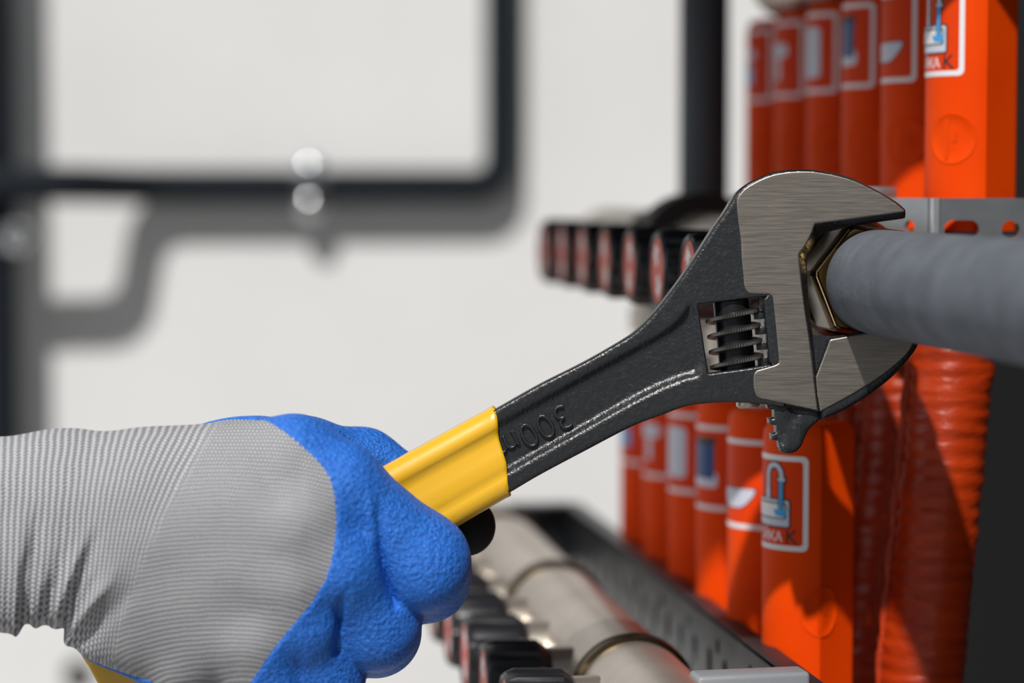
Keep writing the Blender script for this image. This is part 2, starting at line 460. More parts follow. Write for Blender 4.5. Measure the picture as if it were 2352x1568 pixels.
# ------------------------------------------------------------------ manifolds
KU, LU = 1330.0, 178.0      # upper manifold line
KL, LL = 950.0, 1010.0      # lower manifold line
DZ = 0.053
def manifold(name, kx, ky, z0, z1, r, rings, label, outlets, side_ports):
    A = K(kx, ky, z0); B = K(kx, ky, z1); L = (B - A).length
    e = empty(name, A, label, 'manifold')
    b = MB(); b.lathe([(0, r * .6), (0, r), (L, r), (L, r * .6)], (0, 0, 0), (0, 1, 0), 56); b.build('tube', M['nickel'], e)
    for zr in rings:
        t = (K(kx, ky, zr) - A).length
        b = MB(); b.lathe([(t - .0055, r - .0004), (t - .0050, r + .0018), (t - .0026, r + .0022), (t - .0022, r + .0004), (t - .0006, r + .0004), (t, r + .0022), (t + .0030, r + .0018), (t + .0034, r - .0004)], (0, 0, 0), (0, 1, 0), 56)
        b.build('joint_ring', M['bronze'], e)
    for zo in outlets:
        q = K(kx, ky, zo) - A
        b = MB(); b.lathe([(r - .004, .0115), (r + .006, .0115), (r + .006, .0135), (r + .017, .0135), (r + .017, .0105), (r + .038, .0105)], (0, q.y, 0), (0, 0, -1), 24, mod=None)
        b.build('outlet', M['nickel'], e)
    for zo in side_ports:
        q = K(kx, ky, zo) - A
        b = MB(); b.lathe([(r - .004, .0125), (r + .005, .0125), (r + .006, .010), (.027, .010)], (0, q.y, 0), (-1, 0, 0), 24)
        b.build('valve_port', M['nickel'], e)
    return e
cap_u = [.862 + DZ * k for k in range(7)]
cap_l = [.838 + DZ * k for k in range(7)]
cov = [.88 + DZ * k for k in range(6)]
man_u = manifold('manifold', KU, LU, .838, 1.27, .0200, [.90, 1.13], 'nickel water manifold at wrench height with black valve caps', cov, cap_u)
man_l = manifold('manifold', KL, LL, .775, 1.235, .0205, [.862, 1.03, 1.19], 'nickel water manifold at the bottom right with thin brass joint rings', [], cap_l)

# valve caps screwed on the manifolds: axis along -X
b = MB()
b.lathe([(.0265, .009), (.0265, .0128), (.030, .0148), (.046, .0152), (.049, .0146), (.0500, .0136), (.0494, .0128), (.0486, .0124)], (0,0,0), (-1,0,0), 72,
        mod=lambda a, t: 1 + (.035 * (1 if math.sin(a * 12) > 0 else -1) if .029 < t < .0485 else 0))
cap0 = b.build('valve_cap', M['blackp'], None, sharp=25); cap0['label'] = 'black ribbed valve cap with an orange end disc'
b = MB(); b.lathe([(.0484, .0126), (.0492, .0124), (.0493, 0)], (0,0,0), (-1,0,0), 32); b.build('end_disc', M['disc'], cap0)
b = MB(); x = -.0494
for sg in (1, -1):
    b.add([(x, -.0022, sg*.002), (x, .0022, sg*.002), (x, .0022, sg*.006), (x, -.0022, sg*.006), (x, -.0052, sg*.006), (x, .0052, sg*.006), (x, 0, sg*.0108)], [(0,1,2,3), (4,5,6)])
b.build('arrow_print', M['white_ink'], cap0, sharp=None)
used = False
for man, kx, ky, zs in ((man_u, KU, LU, cap_u), (man_l, KL, LL, cap_l)):
    for i, z in enumerate(zs):
        o = cap0 if not used else copy_tree(cap0); used = True
        o.parent = man; o.location = K(kx, ky, z) - man.location; o.rotation_euler = (random.uniform(-.5, .5), 0, 0)

# black clamp round the far end of the upper manifold
c = K(KU, LU, 1.062)
e = empty('manifold_clamp', c, 'black rubber-lined clamp arched over the upper manifold', 'clamp')
b = MB(); b.lathe([(-.012, .0203), (-.012, .0288), (.012, .0288), (.012, .0203), (-.012, .0203)], (0,0,0), (0,1,0), 56); b.build('rubber_ring', M['rubber'], e)
b = MB(); b.box((.018, -.010, .0225), (.060, .010, .0275)); b.build('clamp_ear', M['rubber'], e, bevel=.001)
b = MB(); b.lathe([(0, .006), (.005, .006), (.006, .0045)], (.048, 0, .0275), (0,0,1), 6); b.build('bolt', M['chrome'], e)

# ------------------------------------------------------------------ orange pipe covers with pictogram labels
RC = .0165
def prof_r(th):
    """plan outline: round, with one flat between 0 and 78 degrees"""
    a, c_ = 0.0, math.radians(78)
    if a < th < c_:
        mid = (a + c_) / 2; return RC * math.cos((c_ - a) / 2) / math.cos(th - mid)
    return RC
def surf(th, z, off=0.0):
    r = prof_r(th) + off; return (r * math.sin(th), -r * math.cos(th), z)
def cover_mesh(name, H):
    ths = [math.radians(-180 + 360 * k / 90) for k in range(90)]
    prof = [(0, .90), (0, 1.0), (H - .0065, 1.0), (H - .0040, .985), (H - .0018, .93), (H - .0004, .84), (H, .74), (H, .30)]
    b = MB(); vs = []; fs = []
    zs = []
    for i, (z, s_) in enumerate(prof):
        if i == 2:
            for k in range(1, 8): zs.append((H * k / 8, 1.0))
        zs.append((z, s_))
    for z, s_ in zs:
        for t in ths:
            p = surf(t, z); vs.append((p[0] * s_, p[1] * s_, z))
    n = len(ths)
    for i in range(len(zs) - 1):
        for k in range(n): fs.append((i*n+k, i*n+(k+1) % n, (i+1)*n+(k+1) % n, (i+1)*n+k))
    fs.append(tuple(reversed(range(n)))); fs.append(tuple((len(zs)-1)*n + k for k in range(n)))
    b.add(vs, fs); return b.mesh(name)
LW = 34.0
def decal(name, polys, holes, m, parent, th0, zb, lift, thick=.00006):
    """flat print wrapped on the cover; label x 0..34 (34 = right edge), y 0..34, mm"""
    b = MB()
    for poly in polys:
        dn = densify(poly, 1.2); hs = [densify(h, 1.2) for h in holes]
        v2, tri, _ = fill(dn, hs, 1.6, margin=.3)
        to3 = lambda x, y, z: surf(th0 - (LW - x) / 1000 / RC, zb + y / 1000, z)
        q = slab(v2, tri, np.full(len(v2), lift + thick), np.full(len(v2), lift), to3)
        b.add(q.v, q.f)
    return b.build(name, m, parent, sharp=40)
def rrect(x0, y0, x1, y1, r, n=5):
    out = []
    for cx_, cy_, a0 in ((x1-r, y1-r, 0), (x0+r, y1-r, 90), (x0+r, y0+r, 180), (x1-r, y0+r, 270)):
        for k in range(n + 1):
            a = math.radians(a0 + 90 * k / n); out.append((cx_ + r*math.cos(a), cy_ + r*math.sin(a)))
    return out
def stroke(path, w):
    p = np.array(path, float); t = np.gradient(p, axis=0); t /= np.linalg.norm(t, axis=1)[:, None]
    n = np.stack([-t[:, 1], t[:, 0]], 1) * w / 2
    return [tuple(q) for q in p + n] + [tuple(q) for q in (p - n)[::-1]]
def text_decal(name, s, size, x_right, y0, m, parent, th0, zb, lift, align='RIGHT'):
    cu = bpy.data.curves.new(name, 'FONT'); cu.body = s; cu.size = size; cu.align_x = align; cu.resolution_u = 3; cu.offset = size * .012
    to = bpy.data.objects.new(name, cu); COL.objects.link(to)
    me = bpy.data.meshes.new_from_object(to.evaluated_get(bpy.context.evaluated_depsgraph_get()))
    bpy.data.objects.remove(to); bpy.data.curves.remove(cu)
    for v in me.vertices:
        v.co = surf(th0 - (LW - (x_right + v.co.x)) / 1000 / RC, zb + (y0 + v.co.y) / 1000, lift)
    me.materials.clear(); me.name = name
    return link(name, me, m, parent, sharp=None)

def faucet_paths():
    xb, xs, yt = LW - 17.0, LW - 10.2, 26.6
    r = (xs - xb) / 2; cx_ = (xb + xs) / 2
    p = [(xb, 19.5), (xb, 23), (xb, yt)]
    p += [(cx_ - r * math.cos(a), yt + r * 1.15 * math.sin(a)) for a in np.linspace(0.15, math.pi - .1, 12)]
    p += [(xs, yt - .2), (xs, 25.2)]
    return p, xs
def make_cover(H, zlab, pict, th0, thc, zc_, top_fit):
    e = empty('pipe_cover', (0, 0, 0))
    link('cover_body', bpy.data.meshes.get('cover_%d' % int(H*1e4)) or cover_mesh('cover_%d' % int(H*1e4), H), M['orange'], e, sharp=30)
    # raised round stamp
    b = MB(); n = 40; vs = []; fs = []
    for rr, off in ((.0093, -.0001), (.0091, .00028), (.0086, .00028), (.0084, .00012), (.0045, .00012), (0.0, .00012)):
        for k in range(n):
            a = 2*math.pi*k/n; vs.append(surf(thc + rr * math.cos(a) / RC, zc_ + rr * math.sin(a), off))
    for i in range(5):
        for k in range(n): fs.append((i*n+k, i*n+(k+1) % n, (i+1)*n+(k+1) % n, (i+1)*n+k))
    b.add(vs, fs); st = b.build('stamp', M['orange'], e, sharp=60)
    b = MB()
    for dx, z0, z1 in ((-.0018, -.0075, .0070), (.0012, -.0012, .0030)):
        q = []
        for z in np.linspace(z0, z1, 7):
            for x in (dx - .0008, dx + .0008): q.append(surf(thc + x / RC, zc_ + z, .00034))
            for x in (dx - .0008, dx + .0008): q.append(surf(thc + x / RC, zc_ + z, -.0001))
        f = []
        for i in range(6):
            o_ = i*4; f += [(o_, o_+1, o_+5, o_+4), (o_+2, o_, o_+4, o_+6), (o_+1, o_+3, o_+7, o_+5)]
        f += [(0, 2, 3, 1), (24, 25, 27, 26)]
        b.add(q, f)
    b.build('stamp_bar', M['orange'], st, sharp=40)
    # label
    zb = zlab
    lab = decal('label', [rrect(0, 0, LW, LW, 2.2)], [], M['label_orange'], e, th0, zb, .00005)
    decal('label_border', [rrect(0, 0, LW, LW, 2.2)], [rrect(1.9, 1.9, LW-1.9, LW-1.9, 1.3)], M['white_ink'], lab, th0, zb, .00012)
    if pict == 'sink':
        p, xs = faucet_paths(); p = densify(p, .8, False)
        decal('faucet_outline', [stroke(p, 3.0), rrect(xs-2.2, 24.0, xs+2.2, 26.6, .5), rrect(LW-18.8, 18.0, LW-15.2, 22.4, .5)], [], M['black_ink'], lab, th0, zb, .00013)
        decal('faucet', [stroke(p, 1.7), rrect(xs-1.5, 24.6, xs+1.5, 26.0, .4), rrect(LW-18.1, 18.2, LW-15.9, 21.8, .4)], [], M['lilac'], lab, th0, zb, .00021)
        x0, x1 = LW-27.5, LW-6.4
        decal('sink_outline', [rrect(x0, 8.0, x1, 18.6, 1.0)], [], M['black_ink'], lab, th0, zb, .00018)
        decal('sink', [rrect(x0+.6, 8.6, x1-.6, 18.0, .7)], [], M['lilac'], lab, th0, zb, .00025)
        decal('basin_outline', [rrect(x0+1.6, 11.2, x1-1.6, 17.0, .8)], [], M['black_ink'], lab, th0, zb, .00032)
        decal('basin', [rrect(x0+2.1, 11.7, x1-2.1, 16.5, .6)], [], M['white_ink'], lab, th0, zb, .00039)
        decal('water_outline', [rrect(xs-1.25, 14, xs+1.25, 24.6, .3)], [], M['black_ink'], lab, th0, zb, .00041)
        decal('water', [rrect(xs-.75, 13.0, xs+.75, 24.6, .3), [(xs-3.4, 14.6), (xs-2.2, 12.4), (xs+1.8, 12.0), (xs+2.6, 15.3), (xs+.9, 14.4), (xs, 16.6), (xs-1.2, 14.6)]], [], M['blue_ink'], lab, th0, zb, .00048)
        text_decal('lettering', 'МОЙКА', 5.0, LW-9.6, 3.1, M['white_ink'], lab, th0, zb, .00018)
        kx_, ky_ = LW-7.8, 2.6
        decal('marker_letter', [stroke(densify([(kx_, ky_), (kx_+.3, ky_+4.9)], .8, False), .75), stroke(densify([(kx_+3.2, ky_+4.9), (kx_+.5, ky_+2.3)], .8, False), .7), stroke(densify([(kx_+.9, ky_+2.6), (kx_+3.7, ky_-.1)], .8, False), .7)], [], M['black_ink'], lab, th0, zb, .00018)
    elif pict == 'basin':
        bowl = [(LW-26, 14.8), (LW-6.6, 15.4), (LW-5.6, 14.9), (LW-6.6, 12.6), (LW-9.5, 9.6), (LW-12.5, 8.0), (LW-20, 7.9), (LW-24, 10)]
        c0 = np.mean(bowl, 0); big = [tuple(c0 + (np.array(q)-c0) * 1.09) for q in bowl]
        decal('bowl_outline', [big], [], M['black_ink'], lab, th0, zb, .00013)
        decal('bowl', [bowl], [], M['lilac'], lab, th0, zb, .00020)
    elif pict == 'blue':
        decal('tank_base', [rrect(LW-26, 9.0, LW-8.0, 15.5, 2.2)], [], M['lilac'], lab, th0, zb, .00013)
        decal('tank', [rrect(LW-24, 12.6, LW-9.6, 26.5, .6)], [], M['navy_ink'], lab, th0, zb, .00020)
        decal('tank_lid', [rrect(LW-24.5, 26.5, LW-9, 29.2, .5)], [], M['black_ink'], lab, th0, zb, .00022)
    elif pict == 'white':
        decal('heater', [rrect(LW-25, 6.5, LW-8.4, 28, 2.5)], [], M['lilac'], lab, th0, zb, .00013)
    elif pict == 'tap':
        decal('tap', [rrect(LW-24, 18, LW-8.5, 24, 2.8), rrect(LW-18, 8, LW-14, 18, .6)], [], M['lilac'], lab, th0, zb, .00013)
    else:
        decal('shower', [rrect(LW-24, 20, LW-10, 24, 1.8)], [], M['lilac'], lab, th0, zb, .00013)
        decal('spray', [rrect(LW-22, 8, LW-12, 17, 1.5)], [], M['blue_ink'], lab, th0, zb, .00013)
    # nickel fitting on top
    if top_fit:
        b = MB(); b.lathe([(H - .001, .0115), (H + .004, .0115), (H + .004, .0135), (H + .014, .0135), (H + .014, .011), (H + .030, .011)], (0,0,0), (0,0,1), 24)
        b.build('top_fitting', M['nickel'], e)
    return e
picts = ['sink', 'basin', 'blue', 'white', 'tap', 'shower']
desc = ['sink and faucet label marked K', 'washbasin bowl label', 'dark blue tank label', 'tall white heater label', 'pale tap label', 'small shower label']
KCU, KCL = 1652.0, 1322.0
mm = 1 / FPX
up_top, up_bot = -432.0, 92.0
lo_top, lo_bot = 471.0, 1180.0
cu_th0, cl_th0 = math.radians(-28.0), math.radians(-15.5)
for row, kx, top, bot, ltop, th0, thc, sc_ky, fit in (
        ('upper', KCU, up_top, up_bot, -408.0, cu_th0, math.radians(-44), -92.0, False),
        ('lower', KCL, lo_top, lo_bot, 532.0, cl_th0, math.radians(6), 845.0, False)):
    H = (bot - top) / FPX * .9979
    for i, z in enumerate(cov):
        zl = (bot - ltop) / FPX - .0346
        o = make_cover(H, zl, picts[i], th0, thc, (bot - sc_ky) / FPX, fit)
        o.location = K(kx, bot, z)
        o.rotation_euler = (0, 0, random.uniform(-.02, .02) if i else 0)
        tag(o, 'orange plastic pipe cover with %s, %s in the %s row' % (desc[i], ['nearest', 'second', 'third', 'fourth', 'fifth', 'farthest'][i], row), 'pipe cover', 'orange pipe covers in the %s row' % row)

# header tube above the upper covers
A = K(KCU, up_top - 98, .865); B = K(KCU, up_top - 98, 1.135)
e = empty('header_pipe', A, 'nickel header pipe above the upper row of orange covers', 'pipe')
b = MB(); b.lathe([(0, .012), (0, .0172), ((B-A).length, .0172), ((B-A).length, .012)], (0,0,0), (0,1,0), 40); b.build('tube', M['nickel'], e)

# added dark panel just above the view, stepped to shade the farther covers
e = empty('shade_panel', (RIGHT_X, .787, CAM.z + .120), 'added dark panel out of view, shading the orange covers', 'shade panel')
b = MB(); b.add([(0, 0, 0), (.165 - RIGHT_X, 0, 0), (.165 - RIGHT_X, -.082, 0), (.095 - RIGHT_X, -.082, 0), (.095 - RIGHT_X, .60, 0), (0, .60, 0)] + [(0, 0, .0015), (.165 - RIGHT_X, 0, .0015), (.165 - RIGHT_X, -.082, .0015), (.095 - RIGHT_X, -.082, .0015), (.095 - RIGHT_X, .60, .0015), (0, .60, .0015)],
   [(0,1,2,3,4,5), (11,10,9,8,7,6)] + [(i, (i+1) % 6, (i+1) % 6 + 6, i+6) for i in range(6)]); b.build('shade_sheet', M['dark_wall'], e)
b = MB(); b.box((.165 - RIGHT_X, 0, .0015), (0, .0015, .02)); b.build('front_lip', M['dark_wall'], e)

# wrinkled orange hoses going down from the upper covers
def hose(i, z):
    A = K(1628 - i * 2, up_bot + 6, z); B = K(1611, 374, z); C = K(1547, 1006, z); D = K(1500, 2200, z)
    D.z = max(D.z, 0.9)
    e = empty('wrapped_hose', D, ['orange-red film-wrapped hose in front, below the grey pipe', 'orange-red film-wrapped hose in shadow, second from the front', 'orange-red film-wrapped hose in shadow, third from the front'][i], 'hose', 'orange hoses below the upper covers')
    pts = arc_path([A, B, C, D], .05, 6)
    pts = densify([tuple(p) for p in pts], .0011, False)
    seg = 72; n = len(pts); R = .0158
    # wrinkles: random short arcs pinching in and out
    th = np.linspace(0, 2*np.pi, seg, endpoint=False)[None, :]; s = (np.arange(n) * .0011)[:, None]
    rng = np.random.RandomState(11 + i); rad = np.zeros((n, seg))
    for k in range(300):
        s0 = rng.uniform(0, s.max()); t0 = rng.uniform(0, 2*np.pi); wl = rng.uniform(.35, 1.1); ws = rng.uniform(.0009, .0024); a = rng.uniform(-.0006, .0008); tilt = rng.uniform(-.003, .003)
        dt = (th - t0 + np.pi) % (2*np.pi) - np.pi
        rad += a * np.exp(-(dt/wl)**2 - ((s - s0 - tilt*dt)/ws)**2)
    rad += .00025 * np.sin(s / .0062 * 2*np.pi + .6*np.sin(3*th)) 
    b = MB(); vs = []; fs = []
    for a in range(n):
        for k in range(seg):
            r = R + rad[a, k]; t = th[0, k]; vs.append(Vector(pts[a]) - D + Vector((r*math.cos(t), r*math.sin(t), 0)))
    for a in range(n - 1):
        for k in range(seg): fs.append((a*seg+k, a*seg+(k+1) % seg, (a+1)*seg+(k+1) % seg, (a+1)*seg+k))
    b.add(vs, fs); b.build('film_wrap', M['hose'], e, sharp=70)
    # lengthwise seam facing the camera's left
    ts = math.radians(186); b = MB(); q = []; f = []
    for a in range(n):
        p = Vector(pts[a]) - D; w = .0004 * math.sin(a * .35)
        for (dr, dt) in ((0, -.055), (.0017 + w, -.02), (.0017 + w, .02), (0, .055)):
            r = R + dr; q.append(p + Vector((r*math.cos(ts+dt), r*math.sin(ts+dt), 0)))
    for a in range(n - 1):
        for k in range(3): f.append((a*4+k, a*4+k+1, a*4+k+5, a*4+k+4))
    b.add(q, f); b.build('seam', M['hose'], e, sharp=70)
for i in range(3): hose(i, cov[i])

# ------------------------------------------------------------------ galvanised mounting strip behind the grey pipe
def plate(name, pts, holes, th, org, ex, ey, m, parent, step=8):
    """flat plate from a 2D outline in mm, ex/ey in-plane axes"""
    ex = Vector(ex); ey = Vector(ey); en = ex.cross(ey)
    v2, tri, _ = fill(densify(pts, 6), [densify(h, 1.2) for h in holes], step)
    b = slab(v2, tri, np.full(len(v2), th/2), np.full(len(v2), -th/2), lambda x, y, z: Vector(org) + ex*(x/1000) + ey*(y/1000) + en*(z/1000))
    return b.build(name, m, parent, sharp=30)
def slot(x0, x1, y0, y1): return rrect(x0, y0, x1, y1, min(x1-x0, y1-y0)/2 - .01, 8)
Zb = .856
p0 = P(2158, 455, Zb)
e = empty('mounting_bracket', p0, 'galvanised steel strip with slots behind the grey pipe', 'bracket')
wd = (RIGHT_X - p0.x) * 1000
plate('strip', [(0, -25), (wd, -25), (wd, 0), (0, 0)], [slot(1.5, 14.5, -14.5, -7.8), slot(22.8, 29.5, -14.6, -7.9), slot(37, 50, -14.5, -7.8), slot(58, 65, -14.6, -7.9), slot(73, 86, -14.5, -7.8)], 1.6, (0, 0, 0), (1, 0, 0), (0, 0, 1), M['galv'], e, 6)
b = MB()
for k in range(7):
    pass
bend = [(0.0, 0.0), (-.0012, .0003), (-.0022, .0011), (-.0028, .0022)]
vs = []
for x, y in bend:
    for dy in (-.0008, .0008):
        vs += [(x + dy*.4, y + dy, -.025), (x + dy*.4, y + dy, 0)]
fs = []
for i in range(3):
    o_ = i*4; fs += [(o_, o_+1, o_+5, o_+4), (o_+3, o_+2, o_+6, o_+7), (o_+1, o_+3, o_+7, o_+5), (o_+2, o_, o_+4, o_+6)]
b.add(vs, fs); b.build('bend', M['galv'], e)
plate('side_flange', [(0, -25), (34, -25), (34, 0), (0, 0)], [slot(7, 12, -12.5, -8)], 1.6, (-.0028, .0022, 0), Vector((-.42, .907, 0)).normalized(), (0, 0, 1), M['galv'], e, 6)
b = MB(); b.box((-.022, .030, -.004), (-.006, .036, .004)); b.build('tab', M['galv'], e, bevel=.0008)

# ------------------------------------------------------------------ lower perforated rail
A = K(1200, 923, .79); B = K(1200, 923, 1.262); L = (B - A).length * 1000
e = empty('mounting_rail', A, 'dark perforated metal rail beside the lower manifold', 'rail')
hs = []
k = 0; x = 14.0
while x < L - 10:
    hs.append(slot(x, x + 7.5, -23, -12))
    if k % 2 == 0: hs.append(slot(x + 13, x + 18.5, -12.5, -6.2))
    hs.append(slot(x + 10, x + 14.5, -30, -24)); x += 25.5; k += 1
plate('web', [(0, -44), (L, -44), (L, 0), (0, 0)], hs, 2.0, (0, 0, 0), (0, 1, 0), (0, 0, 1), M['rail'], e, 9)
b = MB(); b.box((-.001, 0, -.0016), (.0075, L/1000, .0006)); b.build('top_lip', M['rail'], e, bevel=.0004)
C_ = B
b = MB(); b.box((C_.x - A.x - .115, C_.y - A.y - .001, -.030), (C_.x - A.x + .002, C_.y - A.y + .0015, .001)); b.build('end_plate', M['rail'], e, bevel=.0004)
b = MB(); b.box((C_.x - A.x - .115, C_.y - A.y - .014, -.001), (C_.x - A.x + .0, C_.y - A.y - .001, .001)); b.build('end_lip', M['rail'], e, bevel=.0004)

# ------------------------------------------------------------------ grey plastic lever at the bottom
g0 = P(1722, 1547, .803)
e = empty('valve_lever', g0, 'grey plastic lever block at the bottom edge beside the orange cover', 'valve lever', rot=(0, 0, math.radians(3)))
b = MB(); b.box((-.0195, -.006, -.018), (.0193, .006, .0010)); b.build('lever_grip', M['greyp'], e, bevel=.0016, bseg=3)
b = MB(); b.lathe([(-.004, .0085), (.012, .0085), (.013, .0075)], (-.030, .002, -.0085), (0, -1, 0), 8); b.build('hub', M['greyp'], e)
b = MB(); b.box((-.028, .000, -.012), (-.017, .007, -.005)); b.build('arm', M['greyp'], e, bevel=.001)

# ------------------------------------------------------------------ grey insulated pipe and its brass nut
A = K(KU, LU, .8005); B = A + Vector((0, -1.5, 0))
e = empty('insulated_pipe', A, 'thick grey foam-insulated pipe running toward the camera from the wrench jaws', 'pipe')
b = MB(); Lp = (B - A).length; r = .0173
b.lathe([(-.0, .010), (0, r - .0009), (.0004, r - .0002), (.0012, r)] + [(Lp * t, r * (1 + .006 * math.sin(t * 170))) for t in np.linspace(.005, 1, 60)], (0,0,0), (0,-1,0), 64)
b.build('foam_sleeve', M['insul'], e)
b = MB(); b.lathe([(-.012, .0078), (-.012, .011), (Lp + .01, .011), (Lp + .01, .0078)], (0,0,0), (0,-1,0), 32); b.build('inner_pipe', M['bronze'], e)
nutc = K(KU, LU, .806)
e = empty('hex_nut', nutc, 'brass hexagonal union nut held in the wrench jaws', 'nut')
def hexmod(rot, apo):
    def f(a, t):
        k = (a - rot) % (math.pi / 3) - math.pi / 6
        return 1 / math.cos(k)
    return f
HEXROT = math.radians(52)
b = MB()
AP = .0182
def nut_profile():
    return [(-.0235, AP * .62), (-.0235, AP), (-.004, AP), (-.0010, AP)]
b.lathe([(-.0210, AP * .6), (-.0210, AP * .97), (-.0185, AP), (-.0022, AP), (0, AP * .955), (.0006, AP * .93)], (0,0,0), (0,-1,0), 72, mod=hexmod(HEXROT, AP))
b.build('nut_body', M['bronze'], e, sharp=18)
b = MB(); b.lathe([(.0004, AP * .80), (.0004, AP * .935), (.0016, AP * .925), (.0022, AP * .90), (.0022, AP * .60)], (0,0,0), (0,-1,0), 72, mod=hexmod(HEXROT, AP)); b.build('front_face', M['brass'], e, sharp=18)
b = MB(); b.lathe([(-.030, .015), (-.030, .0205), (-.0285, .0215), (-.0245, .0215), (-.023, .0205), (-.0212, .0200), (-.0212, .015)], (0,0,0), (0,-1,0), 56); b.build('collar', M['bronze'], e)

# ------------------------------------------------------------------ adjustable wrench (built in its own plane)
WD = 0.80
W0 = P(CX, CY, WD)
def wl(px, py, z_mm, zs=7.0):
    """wrench-plane pixel at thickness z (mm) -> local metres"""
    s = (WD - zs / 1000) / FPX
    return ((px - CX) * s, (CY - py) * s, z_mm / 1000)
PXMM = FPX / (WD - .007) / 1000      # px per mm
wrench = empty('adjustable_wrench', W0, 'black adjustable wrench with steel jaws and yellow handle sleeve, gripping the brass nut', 'wrench', rot=cam.rotation_euler)

outline = smooth_poly([
    (1085, 968, 1), (1137, 940), (1240, 882), (1345, 829), (1437, 776), (1468, 752), (1503, 716), (1538, 672), (1566, 634), (1591, 597), (1636, 526), (1664, 486),
    (1689, 446), (1712, 424), (1743, 408), (1774, 396), (1808, 390), (1843, 388), (1877, 390), (1922, 398), (1963, 410), (2008, 432), (2042, 451), (2066, 467), (2080, 480, 1),
    (2083, 499, 1), (1998, 511), (1925, 526), (1890, 536, 1), (1872, 566), (1858, 590, 1), (1859, 660), (1864, 722), (1869, 766), (1874, 821), (1877, 866), (1880, 905), (1884, 948, 1),
    (1838, 944), (1770, 930), (1751, 928), (1696, 924), (1626, 926), (1573, 934), (1521, 953), (1451, 980), (1345, 1035), (1240, 1091), (1172, 1131), (1120, 1160, 1)], True, 6)
outline = densify(outline, 5.0)
window = densify(smooth_poly([(1604, 699, 1), (1748, 682), (1753, 688), (1757, 730), (1766, 828), (1763, 837), (1628, 857, 1), (1617, 790)], True, 4), 4.0)
recess = smooth_poly([(1000, 1040), (1138, 975), (1240, 920), (1345, 862), (1437, 812), (1521, 765), (1560, 735), (1590, 702), (1603, 760), (1612, 850), (1566, 872), (1521, 890), (1451, 925), (1345, 985), (1240, 1044), (1163, 1088), (1050, 1150)], True, 5)
silver = smooth_poly([
    (1692, 458), (1698, 446), (1714, 430), (1744, 413), (1775, 401), (1808, 395), (1843, 393), (1877, 395), (1921, 403), (1962, 415), (2006, 436), (2040, 455), (2064, 471), (2078, 483, 1),
    (2078, 487, 1), (1872, 514, 1), (1862, 540), (1850, 564, 1), (1835, 584, 1), (1837, 608), (1843, 663), (1851, 722), (1858, 766), (1865, 821), (1870, 866), (1874, 900), (1879, 942, 1),
    (1745, 914, 1), (1736, 908), (1731, 892), (1730, 870), (1732, 857), (1738, 850, 1), (1777, 839, 1), (1786, 834), (1788, 824), (1781, 746), (1776, 697), (1773, 681), (1766, 675, 1), (1729, 674), (1716, 670), (1709, 658), (1707, 635), (1703, 594), (1701, 553), (1696, 515), (1692, 477)], True, 5)
silver = densify(silver, 4.0)

def body_height(p, d):
    """d in mm from outline; p in px"""
    x = p[:, 0]
    H = 6.3 + 1.0 * sstep(1420, 1640, x)
    dr = sdf(p, recess) / PXMM
    h = H - 1.9 * np.clip((dr + .5) / 2.2, 0, 1)
    # raised land round the worm window
    dwn = poly_dist(p, window) / PXMM
    h = np.where(dr > 0, np.maximum(h, H - .7 - 1.4 * sstep(1.2, 4.0, dwn)), h)
    # slope of the casting behind the jaw mouth
    ds = -sdf(p, silver) / PXMM
    mouth = (x > 1800) & (ds > 0)
    h = np.where(mouth, np.minimum(h, 7.2 - 1.9 * ds), h)
    r = 1.25
    q = np.clip(1 - d / r, 0, 1)
    h = h - np.where(mouth, .35, 1.0) * r * (1 - np.sqrt(np.maximum(0, 1 - q * q)))
    return h
v2, tri, sd = fill(outline, [window], 6.5, offsets=(.18*PXMM, .5*PXMM, 1.0*PXMM, 1.7*PXMM), feats=[recess, silver])
d = np.maximum(0, sd(v2)) / PXMM
# the window edge is crisper than the outside
dw = poly_dist(v2, window) / PXMM; dout = poly_dist(v2, outline) / PXMM
de = np.where(dw < dout, np.minimum(d * 2.2, 5), d)
hf = body_height(v2, de)
hf = np.maximum(hf, 1.0)
# slimmer tang where the handle runs inside the sleeve
vv_ = ((v2[:, 0] - 1153) * .492 + (v2[:, 1] - 1036) * .870) / 100; tt_ = (v2[:, 0] - 1153) * .870 - (v2[:, 1] - 1036) * .492
tang = 3.6 * np.power(np.maximum(0, 1 - np.minimum(1, np.abs(vv_) / .96) ** 3), 1 / 3) + .05
hf = np.where(tt_ < -32 * vv_ - 4 + 3 * np.sin(vv_ * 6), np.minimum(hf, tang), hf)
b = slab(v2, tri, hf, -hf, lambda x, y, z: wl(x, y, z))
body = b.build('body', M['cast'], wrench, sharp=50)

def face_plate(name, poly, z0, z1, parent):
    v2, tri, sd = fill(poly, [], 9, offsets=(.25*PXMM, .6*PXMM))
    d = np.maximum(0, sd(v2)) / PXMM
    zf = z1 - .22 * (1 - np.clip(d / .3, 0, 1)) ** 2
    return slab(v2, tri, zf, np.full(len(v2), z0), lambda x, y, z: wl(x, y, z)).build(name, M['steel'], parent, sharp=50)
face_plate('ground_face', silver, 5.0, 7.62, wrench)

